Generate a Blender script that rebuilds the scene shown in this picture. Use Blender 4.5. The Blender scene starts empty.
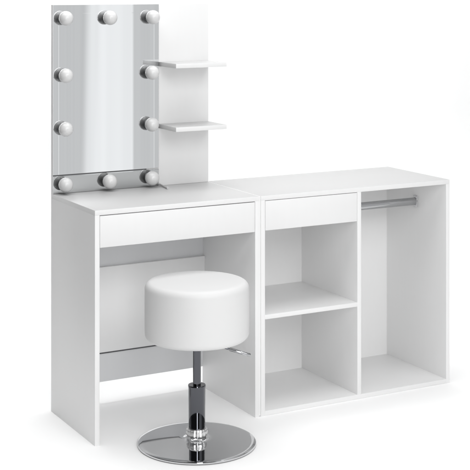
import bpy, bmesh, math, random
from mathutils import Vector, Matrix
R = math.radians
sc = bpy.context.scene
COL = sc.collection

# ------------------------------------------------------------------ camera
cam_d = bpy.data.cameras.new('camera')
cam = bpy.data.objects.new('camera', cam_d)
COL.objects.link(cam)
F_PX, H_PX = 1323.75, -16.34
cam.location = (-1.6182, -3.9166, 1.4731)
cam.rotation_euler = (R(90), 0, -0.497227)
cam_d.sensor_width = 36
cam_d.lens = F_PX / 470 * 36
cam_d.shift_y = -(235 - H_PX) / 470
cam_d.clip_start = 0.05
cam_d.clip_end = 200
sc.camera = cam

# ------------------------------------------------------------------ exposure
sc.view_settings.view_transform = 'Standard'
sc.view_settings.look = 'None'
sc.view_settings.exposure = 0.0
sc.view_settings.gamma = 1.0
sc.cycles.max_bounces = 12
sc.cycles.diffuse_bounces = 8
sc.cycles.glossy_bounces = 6
sc.cycles.caustics_reflective = False
sc.cycles.caustics_refractive = False
sc.cycles.use_denoising = True

# ------------------------------------------------------------------ studio surroundings (world)
world = bpy.data.worlds.new('World')
sc.world = world
world.use_nodes = True
wn = world.node_tree
wn.nodes.clear()


def N(tree, kind, **kw):
    n = tree.nodes.new(kind)
    for k, v in kw.items():
        setattr(n, k, v)
    return n


def math_node(tree, op, a, b=None, c=None):
    n = N(tree, 'ShaderNodeMath', operation=op)
    for i, v in enumerate((a, b, c)):
        if v is None:
            continue
        if isinstance(v, (int, float)):
            n.inputs[i].default_value = v
        else:
            tree.links.new(v, n.inputs[i])
    return n.outputs[0]


def ramp_node(tree, val, a, b, c=0.0, d=1.0):
    n = N(tree, 'ShaderNodeMapRange', interpolation_type='SMOOTHSTEP')
    tree.links.new(val, n.inputs['Value'])
    for k, v in (('From Min', a), ('From Max', b), ('To Min', c), ('To Max', d)):
        n.inputs[k].default_value = v
    return n.outputs['Result']


w_tc = N(wn, 'ShaderNodeTexCoord')
w_sep = N(wn, 'ShaderNodeSeparateXYZ')
wn.links.new(w_tc.outputs['Generated'], w_sep.inputs[0])
wx, wy, wz = w_sep.outputs
az = math_node(wn, 'ARCTAN2', wx, math_node(wn, 'MULTIPLY', wy, -1.0))   # 0 = in front of the furniture, + to the right
az = math_node(wn, 'MULTIPLY', az, 180 / math.pi)
GREY, LEFT, RIGHT, BAND, TOP = 0.69, 0.06, 0.15, 0.40, 0.25
# dim side of the studio on the left
side = math_node(wn, 'MINIMUM', ramp_node(wn, az, 4, 14, LEFT, GREY), ramp_node(wn, az, 32, 60, GREY, RIGHT))
# bright flat standing among the grey ones, with soft vertical folds
azw = math_node(wn, 'MULTIPLY_ADD', wz, -1.2, az)                         # the flat leans a little
b1 = ramp_node(wn, azw, 21.95, 22.35)
b2 = ramp_node(wn, az, 24.03, 24.15, 1, 0)
b3 = ramp_node(wn, azw, 22.5, 22.75, 0.78, 1.0)
b4 = ramp_node(wn, azw, 22.9, 23.5, 1.0, 0.9)
fold = N(wn, 'ShaderNodeTexNoise', noise_dimensions='1D')
wn.links.new(az, fold.inputs['W'])
fold.inputs['Scale'].default_value = 2.2
fold.inputs['Detail'].default_value = 3
side = math_node(wn, 'MULTIPLY', side, ramp_node(wn, fold.outputs['Fac'], 0.3, 0.7, 0.965, 1.035))
band = math_node(wn, 'MULTIPLY', math_node(wn, 'MULTIPLY', b1, b2), math_node(wn, 'MULTIPLY', b3, b4))
val = math_node(wn, 'MULTIPLY_ADD', band, BAND, side)
# lighter ceiling
up = ramp_node(wn, wz, 0.45, 0.8)
mixv = N(wn, 'ShaderNodeMix', data_type='FLOAT')
wn.links.new(up, mixv.inputs[0])
wn.links.new(val, mixv.inputs[2])
mixv.inputs[3].default_value = TOP
w_bg = N(wn, 'ShaderNodeBackground')
w_bg.inputs['Color'].default_value = (0.985, 0.995, 1.0, 1)
wn.links.new(mixv.outputs[0], w_bg.inputs['Strength'])
w_out = N(wn, 'ShaderNodeOutputWorld')
wn.links.new(w_bg.outputs[0], w_out.inputs[0])


# ------------------------------------------------------------------ studio lamps and added fill
def softbox(name, loc, target, sx, sy, power):
    d = bpy.data.lights.new(name, 'AREA')
    d.shape = 'RECTANGLE'
    d.size, d.size_y = sx, sy
    d.energy = power
    d.color = (1.0, 1.0, 1.0)
    o = bpy.data.objects.new(name, d)
    COL.objects.link(o)
    o.location = loc
    o.rotation_euler = (Vector(target) - Vector(loc)).to_track_quat('-Z', 'Y').to_euler()
    return o


softbox('softbox_high', (0.0, -4.4, 3.1), (0.5, 0.2, 0.5), 3.8, 1.9, 102)
softbox('fill_strip', (-1.4, -4.5, 1.15), (0.4, 0.0, 0.4), 0.8, 2.2, 48)  # unseen lamp added to brighten the interiors from low in front
softbox('softbox_top', (0.2, -0.6, 4.2), (0.2, -0.3, 0.0), 4.2, 2.6, 90)
softbox('fill_background', (1.1, 0.55, 3.0), (1.1, 1.9, 1.3), 5.4, 0.6, 30)  # unseen lamp added to whiten the wall and rear floor


# ------------------------------------------------------------------ materials
def material(name, color, rough=0.5, metal=0.0, **kw):
    m = bpy.data.materials.new(name)
    m.use_nodes = True
    b = m.node_tree.nodes['Principled BSDF']
    b.inputs['Base Color'].default_value = (*color, 1)
    b.inputs['Roughness'].default_value = rough
    b.inputs['Metallic'].default_value = metal
    for k, v in kw.items():
        b.inputs[k].default_value = v
    return m


def grain(m, scale, stretch, dist, color_amt=0.012, rough_amt=0.06):
    """fine stretched noise: bump, a trace of tone and uneven gloss"""
    t = m.node_tree
    b = t.nodes['Principled BSDF']
    tc = N(t, 'ShaderNodeTexCoord')
    mp = N(t, 'ShaderNodeMapping')
    mp.inputs['Scale'].default_value = stretch
    t.links.new(tc.outputs['Object'], mp.inputs[0])
    nz = N(t, 'ShaderNodeTexNoise')
    nz.inputs['Scale'].default_value = scale
    nz.inputs['Detail'].default_value = 5
    t.links.new(mp.outputs[0], nz.inputs['Vector'])
    bp = N(t, 'ShaderNodeBump')
    bp.inputs['Strength'].default_value = 0.35
    bp.inputs['Distance'].default_value = dist
    t.links.new(nz.outputs['Fac'], bp.inputs['Height'])
    t.links.new(bp.outputs[0], b.inputs['Normal'])
    base = list(b.inputs['Base Color'].default_value)
    mx = N(t, 'ShaderNodeMix', data_type='RGBA')
    mx.inputs[6].default_value = [c * (1 - color_amt) for c in base[:3]] + [1]
    mx.inputs[7].default_value = [min(1, c * (1 + color_amt)) for c in base[:3]] + [1]
    t.links.new(nz.outputs['Fac'], mx.inputs[0])
    t.links.new(mx.outputs[2], b.inputs['Base Color'])
    r0 = b.inputs['Roughness'].default_value
    mr = N(t, 'ShaderNodeMapRange')
    mr.inputs['To Min'].default_value = r0 - rough_amt
    mr.inputs['To Max'].default_value = r0 + rough_amt
    t.links.new(nz.outputs['Fac'], mr.inputs['Value'])
    t.links.new(mr.outputs[0], b.inputs['Roughness'])
    return m


ALB, ALB_TOP_DIM = 0.81, 0.57  # upper faces darkened in colour to offset the overhead light
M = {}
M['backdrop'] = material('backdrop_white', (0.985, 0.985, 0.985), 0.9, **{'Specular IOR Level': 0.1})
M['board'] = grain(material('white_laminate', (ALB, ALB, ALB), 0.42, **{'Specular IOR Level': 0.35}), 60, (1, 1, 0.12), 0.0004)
M['top'] = grain(material('white_laminate_dimmed', (ALB_TOP_DIM, ALB_TOP_DIM, ALB_TOP_DIM), 0.42, **{'Specular IOR Level': 0.35}), 60, (0.12, 1, 1), 0.0004)
M['grey'] = grain(material('shade_grey_hardboard', (0.70, 0.706, 0.718), 0.5), 60, (1, 1, 0.12), 0.0003)  # kneehole shade put into the panel's grey
M['mirror'] = material('mirror_glass', (0.78, 0.79, 0.80), 0.004, 1.0)
M['mirror_dim'] = material('dimmed_mirror_glass', (0.56, 0.57, 0.575), 0.01, 1.0)  # lower reflectance stands in for the dim reflection of the desk top
M['dark_line'] = material('painted_dark_line', (0.09, 0.09, 0.095), 0.5)  # colour of the painted shadow line and reflected edge
M['bulb'] = material('frosted_bulb_glass', (0.68, 0.68, 0.68), 0.35, **{'Coat Weight': 0.4, 'Coat Roughness': 0.05})
M['socket'] = material('bulb_socket_grey', (0.24, 0.24, 0.245), 0.35, 0.3)
M['leather'] = grain(material('white_faux_leather', (0.71, 0.71, 0.71), 0.5), 420, (1, 1, 1), 0.0006, 0.01, 0.05)
M['chrome'] = grain(material('polished_chrome', (0.66, 0.665, 0.675), 0.045, 1.0), 8, (1, 1, 1), 0.0, 0.02, 0.02)
M['rail'] = material('rail_chrome', (0.46, 0.465, 0.475), 0.05, 1.0)
M['column'] = grain(material('darkened_polished_chrome', (0.085, 0.088, 0.10), 0.05, 1.0, **{'Coat Weight': 0.6, 'Coat Roughness': 0.03}), 8, (1, 1, 1), 0.0, 0.02, 0.02)  # chrome darkened in colour in place of dark reflections
M['satin'] = material('satin_collar', (0.82, 0.82, 0.82), 0.3, 0.8)
M['dark'] = material('dark_plastic', (0.03, 0.03, 0.032), 0.4)
M['cable'] = material('pale_grey_cable', (0.55, 0.55, 0.55), 0.5)


# ------------------------------------------------------------------ helpers
def empty(name, loc):
    o = bpy.data.objects.new(name, None)
    o.empty_display_size = 0.1
    COL.objects.link(o)
    o.location = loc
    return o


def tag(o, label, cat, group=None):
    o['label'] = label
    o['category'] = cat
    if group:
        o['group'] = group


def world_loc(o):
    v = Vector((0, 0, 0))
    while o:
        v += o.location
        o = o.parent
    return v


def build(name, bm, mat, parent=None, smooth=None, loc=None, label=None):
    """bm is in world coordinates; the mesh is stored relative to its own origin"""
    me = bpy.data.meshes.new(name)
    o = bpy.data.objects.new(name, me)
    COL.objects.link(o)
    base = world_loc(parent) if parent else Vector((0, 0, 0))
    if loc is None:
        loc = base
    loc = Vector(loc)
    bmesh.ops.translate(bm, verts=bm.verts, vec=-loc)
    bmesh.ops.recalc_face_normals(bm, faces=bm.faces)
    if smooth is not None:
        for e in bm.edges:
            e.smooth = len(e.link_faces) == 2 and e.calc_face_angle(0) < R(smooth)
        for f in bm.faces:
            f.smooth = True
    bm.to_mesh(me)
    bm.free()
    me.materials.append(mat)
    o.parent = parent
    o.location = loc - base
    if label:
        o['label'] = label
    return o


def box(bm, x0, x1, y0, y1, z0, z1, bev=0.0006):
    t = bmesh.new()
    bmesh.ops.create_cube(t, size=1, matrix=Matrix.Translation(((x0 + x1) / 2, (y0 + y1) / 2, (z0 + z1) / 2)) @ Matrix.Diagonal((x1 - x0, y1 - y0, z1 - z0, 1)))
    if bev:
        bmesh.ops.bevel(t, geom=t.edges[:], offset=bev, segments=2, affect='EDGES', profile=0.5)
    me = bpy.data.meshes.new('tmp')
    t.to_mesh(me)
    t.free()
    bm.from_mesh(me)
    bpy.data.meshes.remove(me)
    return bm


def panel(name, dims, mat, parent, bev=0.00035):
    o = build(name, box(bmesh.new(), *dims, bev=bev), mat, parent, smooth=50)
    if mat is M['top']:                      # only upper faces take the darkened laminate, the rest stay bright
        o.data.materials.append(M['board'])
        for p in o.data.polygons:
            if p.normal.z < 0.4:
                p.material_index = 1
    return o


def lathe(bm, prof, cx, cy, seg=96, cap=True):
    rings = []
    for r, z in prof:
        if r < 1e-6:
            rings.append([bm.verts.new((cx, cy, z))])
        else:
            rings.append([bm.verts.new((cx + r * math.cos(2 * math.pi * i / seg), cy + r * math.sin(2 * math.pi * i / seg), z)) for i in range(seg)])
    for a, b in zip(rings, rings[1:]):
        for i in range(seg):
            j = (i + 1) % seg
            if len(a) == 1 and len(b) == 1:
                continue
            if len(a) == 1:
                bm.faces.new((a[0], b[i], b[j]))
            elif len(b) == 1:
                bm.faces.new((a[i], a[j], b[0]))
            else:
                bm.faces.new((a[i], a[j], b[j], b[i]))
    if cap:
        for rg in (rings[0], rings[-1]):
            if len(rg) > 1:
                bm.faces.new(rg)
    return bm


def tube(bm, pts, radii, seg=24, sy=1.0):
    """round bar along points, radius per point; sy squashes it sideways"""
    pts = [Vector(p) for p in pts]
    rings = []
    for k, p in enumerate(pts):
        d = (pts[min(k + 1, len(pts) - 1)] - pts[max(k - 1, 0)]).normalized()
        a = d.cross(Vector((0, 0, 1)))
        if a.length < 1e-4:
            a = Vector((1, 0, 0))
        a.normalize()
        b = d.cross(a).normalized()
        r = radii[k] if isinstance(radii, (list, tuple)) else radii
        rings.append([bm.verts.new(p + a * (r * sy * math.cos(2 * math.pi * i / seg)) + b * (r * math.sin(2 * math.pi * i / seg))) for i in range(seg)])
    for a, b in zip(rings, rings[1:]):
        for i in range(seg):
            j = (i + 1) % seg
            bm.faces.new((a[i], a[j], b[j], b[i]))
    bm.faces.new(rings[0])
    bm.faces.new(rings[-1])
    return bm


def arc(cx, cz, r, a0, a1, n):
    return [(cx + r * math.cos(R(a0 + (a1 - a0) * i / n)), cz + r * math.sin(R(a0 + (a1 - a0) * i / n))) for i in range(n + 1)]


# ------------------------------------------------------------------ white paper sweep: floor, cove, wall
WALL_Y, COVE = 1.7, 0.8
prof = [(-4.55, 0.0), (WALL_Y - COVE, 0.0)]
prof += [(WALL_Y - COVE + COVE * math.sin(R(a)), COVE - COVE * math.cos(R(a))) for a in range(6, 91, 6)]
prof += [(WALL_Y, 4.5)]
bm = bmesh.new()
vs = [[bm.verts.new((x, y, z)) for y, z in prof] for x in (-0.85, 3.8)]
for i in range(len(prof) - 1):
    bm.faces.new((vs[0][i], vs[0][i + 1], vs[1][i + 1], vs[1][i]))
bd = build('backdrop', bm, M['backdrop'], smooth=30)
bd['kind'] = 'structure'

# ------------------------------------------------------------------ vanity desk with mirror board
T = 0.016
W1, D, H = 0.6014, 0.3929, 0.75
desk = empty('vanity_desk', (W1 / 2, D / 2, 0))
tag(desk, 'white vanity desk with tall bulb-lined mirror, two small shelves and one drawer', 'vanity desk')
panel('side_panel', (0, T, 0, D, 0, H - T), M['board'], desk)
panel('side_panel', (W1 - T, W1, 0, D, 0, H - T), M['board'], desk)
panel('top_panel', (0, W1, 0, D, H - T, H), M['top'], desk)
panel('modesty_panel', (T, W1 - T, D - 0.019, D - 0.0035, 0.183, 0.481), M['board'], desk)
gb = panel('back_panel', (T, W1 - T, D - 0.003, D, 0.0755, H - T - 0.001), M['grey'], desk, bev=0)
gb['label'] = 'back panel, kneehole shade in its grey'
panel('panel_shadow_line', (T, W1 - T, D - 0.0060, D - 0.0031, 0.1745, 0.1788), M['dark_line'], desk, bev=0)  # dark bar painting the shadow line below the modesty panel


def drawer(parent, x0, x1, z0, z1):
    b = bmesh.new()
    box(b, x0, x1, 0.0, T, z0, z1, bev=0.0008)                    # front
    xa, xb = x0 + 0.012, x1 - 0.012
    box(b, xa, xa + 0.012, T + 0.0005, 0.34, z0 + 0.012, z1 - 0.02, bev=0)
    box(b, xb - 0.012, xb, T + 0.0005, 0.34, z0 + 0.012, z1 - 0.02, bev=0)
    box(b, xa + 0.0125, xb - 0.0125, 0.328, 0.34, z0 + 0.012, z1 - 0.02, bev=0)
    box(b, xa + 0.0125, xb - 0.0125, T + 0.0005, 0.3275, z0 + 0.012, z0 + 0.016, bev=0)
    return build('drawer', b, M['board'], parent, smooth=50)


drawer(desk, T + 0.0016, W1 - T - 0.0016, 0.630, 0.7312)

BT = 1.40                                                        # top of the mirror board
board = panel('mirror_board', (0, W1, D - T, D, H + 0.0004, BT), M['board'], desk)
YM = D - T                                                       # front of the board
MX = 0.400
# mirror glass: a bevelled step a little inside the edge; desk reflection painted as dimmed strip and dark line
yb, yf = YM - 0.0002, YM - 0.0032
g_ = 0.0008
x0, x1, ix0, ix1, iz1 = 0.0006, MX, 0.0205, 0.3815, BT - 0.0300
step = 2 * g_ * math.tan(R(1.35))


def glass(name, z0, z1, mat, top_step):
    bm = bmesh.new()
    xs = [x0, ix0 - g_, ix0 + g_, ix1 - g_, ix1 + g_, x1]
    zs = [z0, iz1 - g_, iz1 + g_, z1] if top_step else [z0, z1]
    n = len(xs)
    fr = [[bm.verts.new((x, yf + (step if i in (2, 3) and (not top_step or j < 2) else 0.0), z)) for i, x in enumerate(xs)] for j, z in enumerate(zs)]
    bk = [[bm.verts.new((x, yb, z)) for x in (x0, x1)] for z in (z0, z1)]
    for j in range(len(zs) - 1):
        for i in range(n - 1):
            bm.faces.new((fr[j][i], fr[j][i + 1], fr[j + 1][i + 1], fr[j + 1][i]))
    bm.faces.new((bk[0][0], bk[0][1], bk[1][1], bk[1][0]))
    bm.faces.new(fr[0] + [bk[0][1], bk[0][0]])
    bm.faces.new(fr[-1] + [bk[1][1], bk[1][0]])
    bm.faces.new([r[0] for r in fr] + [bk[1][0], bk[0][0]])
    bm.faces.new([r[-1] for r in fr] + [bk[1][1], bk[0][1]])
    return build(name, bm, mat, desk)


mirror = glass('mirror', 0.8153, BT - 0.0006, M['mirror'], True)
low = glass('mirror_dim_reflection', H + 0.0012, 0.8112, M['mirror_dim'], False)
low['label'] = 'bottom of the mirror, desk top reflection painted darker'
panel('mirror_reflected_edge', (x0, 0.352, yf + 0.0003, yb, 0.8117, 0.8149), M['dark_line'], desk, bev=0)  # dark bar painting the reflected front edge of the desk top

# two shelves on the white strip
for z in (1.1778, 0.9560):
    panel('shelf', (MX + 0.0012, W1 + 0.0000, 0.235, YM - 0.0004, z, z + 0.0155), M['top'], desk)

# ten bulbs: frosted globe on a short socket
r_b = 0.0252
yc = yf - r_b - 0.0015
bm = bmesh.new()
bmesh.ops.create_uvsphere(bm, u_segments=48, v_segments=32, radius=r_b)
bulb0 = build('light_bulb', bm, M['bulb'], desk, smooth=60, loc=None)
bm = bmesh.new()
lathe(bm, [(0.0135, -0.0), (0.0135, 0.018), (0.0165, 0.0195), (0.0165, r_b + 0.0012)], 0, 0, 40)
bmesh.ops.rotate(bm, verts=bm.verts, cent=(0, 0, 0), matrix=Matrix.Rotation(R(-90), 3, 'X'))
sock0 = build('socket', bm, M['socket'], None, smooth=40)
sock0.parent = bulb0
# the globe mesh was stored relative to the desk: bring it back to its own centre
for v in bulb0.data.vertices:
    v.co += Vector(desk.location)
spots = [(0.0368, 1.354), (0.2005, 1.354), (0.3650, 1.354), (0.0368, 1.1573), (0.3620, 1.1573),
         (0.0366, 0.9738), (0.3612, 0.9738), (0.0360, 0.7835), (0.1995, 0.7835), (0.3622, 0.7835)]
for i, (x, z) in enumerate(spots):
    if i == 0:
        b, s = bulb0, sock0
    else:
        b = bulb0.copy()
        COL.objects.link(b)
        b.parent = desk
        s = sock0.copy()
        COL.objects.link(s)
        s.parent = b
    b.location = Vector((x, yc, z)) - desk.location

# short lead of the lamps lying on the top by the mirror's corner
bm = bmesh.new()
tube(bm, [(0.404, YM - 0.004, H + 0.006), (0.404, YM - 0.018, H + 0.0045), (0.402, 0.335, H + 0.0038), (0.398, 0.305, H + 0.0038)], [0.003, 0.003, 0.003, 0.003], 12)
tube(bm, [(0.398, 0.308, H + 0.0045), (0.3955, 0.290, H + 0.0045)], [0.0042, 0.0042], 14)
build('lamp_cable', bm, M['cable'], desk, smooth=50)

# ------------------------------------------------------------------ open wardrobe cabinet beside the desk
GAP = 0.0064
CX0 = W1 + GAP
CX1 = CX0 + 0.8008
cab = empty('open_cabinet', ((CX0 + CX1) / 2, D / 2, 0))
tag(cab, 'low white open cabinet with one drawer, two cubbies and a hanging space with chrome rail', 'cabinet')
DX0, DX1 = 1.0009, 1.0169
panel('side_panel', (CX0, CX0 + T, 0, D, 0, H - T), M['board'], cab)
panel('side_panel', (CX1 - T, CX1, 0, D, 0, H - T), M['board'], cab)
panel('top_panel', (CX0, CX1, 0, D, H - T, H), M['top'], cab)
panel('bottom_panel', (CX0 + T, CX1 - T, 0, D, 0.0005, T), M['board'], cab)
panel('divider', (DX0, DX1, 0, D - 0.0145, T, H - T), M['board'], cab)
panel('back_panel', (CX0 + T, CX1 - T, D - 0.0142, D - 0.0002, T, H - T), M['board'], cab, bev=0)
panel('shelf', (CX0 + T, DX0, 0, D - 0.0145, 0.3285, 0.3435), M['board'], cab)
drawer(cab, CX0 + T + 0.0016, DX0 - 0.0012, 0.6310, 0.7320)
panel('joint_strip', (W1 + 0.0002, CX0 - 0.0002, 0.003, D, 0.002, H - 0.0008), M['board'], cab, bev=0)
# hanging rail
YR, ZR = 0.187, 0.645
bm = bmesh.new()
tube(bm, [(DX1 + 0.0005, YR, ZR), (CX1 - T - 0.0005, YR, ZR)], 0.0145, 40, sy=0.8)
rail = build('clothes_rail', bm, M['rail'], cab, smooth=60)
for xa, xb in ((DX1 + 0.0002, DX1 + 0.004), (CX1 - T - 0.004, CX1 - T - 0.0002)):
    b = bmesh.new()
    box(b, xa, xb, YR - 0.012, YR + 0.012, ZR - 0.0215, ZR + 0.0215, bev=0.0015)
    for dz in (-0.018, 0.018):
        box(b, xa - 0.0016 if xa > 1.2 else xb - 0.0005, xa + 0.0005 if xa > 1.2 else xb + 0.0016, YR - 0.004, YR + 0.004, ZR + dz - 0.004, ZR + dz + 0.004, bev=0.001)
    build('rail_bracket', b, M['chrome'], rail, smooth=50)

# ------------------------------------------------------------------ round stool
SX, SY = 0.2952, -0.1353
stool = empty('swivel_stool', (SX, SY, 0))
tag(stool, 'round white padded stool on chrome gas-lift column and round chrome base', 'stool')
# base plate: thin rolled rim, shallow cone rising to the column
RB = 0.1900
prof = [(0, 0.0008), (RB - 0.004, 0.0008), (RB - 0.0008, 0.0022), (RB, 0.005), (RB - 0.0012, 0.0082), (RB - 0.006, 0.0104)]
for i in range(1, 15):
    t = i / 14
    r = RB - 0.006 - (RB - 0.006 - 0.05) * t
    prof.append((r, 0.0104 + 0.0080 * t))
prof += [(0.042, 0.0205), (0.036, 0.0245), (0.032, 0.030), (0.0, 0.030)]
build('base_plate', lathe(bmesh.new(), prof, SX, SY, 128, cap=False), M['chrome'], stool, smooth=40)
# knurled collar
bm = bmesh.new()
prof = [(0.0, 0.0302), (0.030, 0.0302), (0.034, 0.032), (0.0345, 0.040), (0.0325, 0.044), (0.0325, 0.046), (0.0335, 0.048), (0.0310, 0.053), (0.0, 0.053)]
seg = 96
lathe(bm, prof, SX, SY, seg, cap=False)
for v in bm.verts:
    d = Vector((v.co.x - SX, v.co.y - SY))
    if d.length > 0.0315:
        a = math.atan2(d.y, d.x)
        k = 1 + 0.03 * math.cos(a * 16)
        v.co.x, v.co.y = SX + d.x * k, SY + d.y * k
build('collar', bm, M['satin'], stool, smooth=50)
# sleeve and piston
prof = [(0.0, 0.0532), (0.0262, 0.0532), (0.0268, 0.056), (0.0275, 0.181), (0.0282, 0.1835), (0.0284, 0.1885), (0.0276, 0.1905), (0.0150, 0.1905), (0.0, 0.1900)]
build('column_sleeve', lathe(bmesh.new(), prof, SX, SY, 96, cap=False), M['column'], stool, smooth=40)
build('gas_piston', lathe(bmesh.new(), [(0.0, 0.1907), (0.0129, 0.1907), (0.0129, 0.3295), (0.0, 0.3295)], SX, SY, 64, cap=False), M['column'], stool, smooth=40)
bm = bmesh.new()
lathe(bm, [(0.0, 0.3297), (0.055, 0.3297), (0.060, 0.3325), (0.060, 0.340), (0.0, 0.340)], SX, SY, 64, cap=False)
build('seat_plate', bm, M['dark'], stool, smooth=40)
# padded seat: domed top, rounded shoulders, faint seam under the shoulder
RS, ZB, ZT = 0.1668, 0.3385, 0.5265
prof = [(0, ZB), (RS - 0.022, ZB)] + arc(RS - 0.020, ZB + 0.020, 0.020, -85, 0, 8)
prof += [(RS + 0.0006, ZB + 0.06), (RS + 0.0006, ZT - 0.07)]
prof += arc(RS - 0.022, ZT - 0.026, 0.022, 0, 78, 9)
top_r, top_z = prof[-1]
for i in range(1, 13):
    t = i / 12
    prof.append((top_r * (1 - t), top_z + 0.0045 * (1 - (1 - t) ** 2.4)))
build('seat_cushion', lathe(bmesh.new(), prof, SX, SY, 128, cap=False), M['leather'], stool, smooth=60)
# height lever
bm = bmesh.new()
tube(bm, [(0.318, -0.146, 0.3335), (0.345, -0.161, 0.3225), (0.372, -0.177, 0.3085), (0.387, -0.1855, 0.3035)], 0.0032, 20)
lever = build('lever', bm, M['column'], stool, smooth=50)
bm = bmesh.new()
tube(bm, [(0.386, -0.1850, 0.3040), (0.388, -0.1862, 0.3033), (0.4435, -0.2160, 0.2850), (0.4455, -0.2171, 0.2843)], [0.0042, 0.0056, 0.0056, 0.0040], 24)
build('grip', bm, M['rail'], lever, smooth=50)
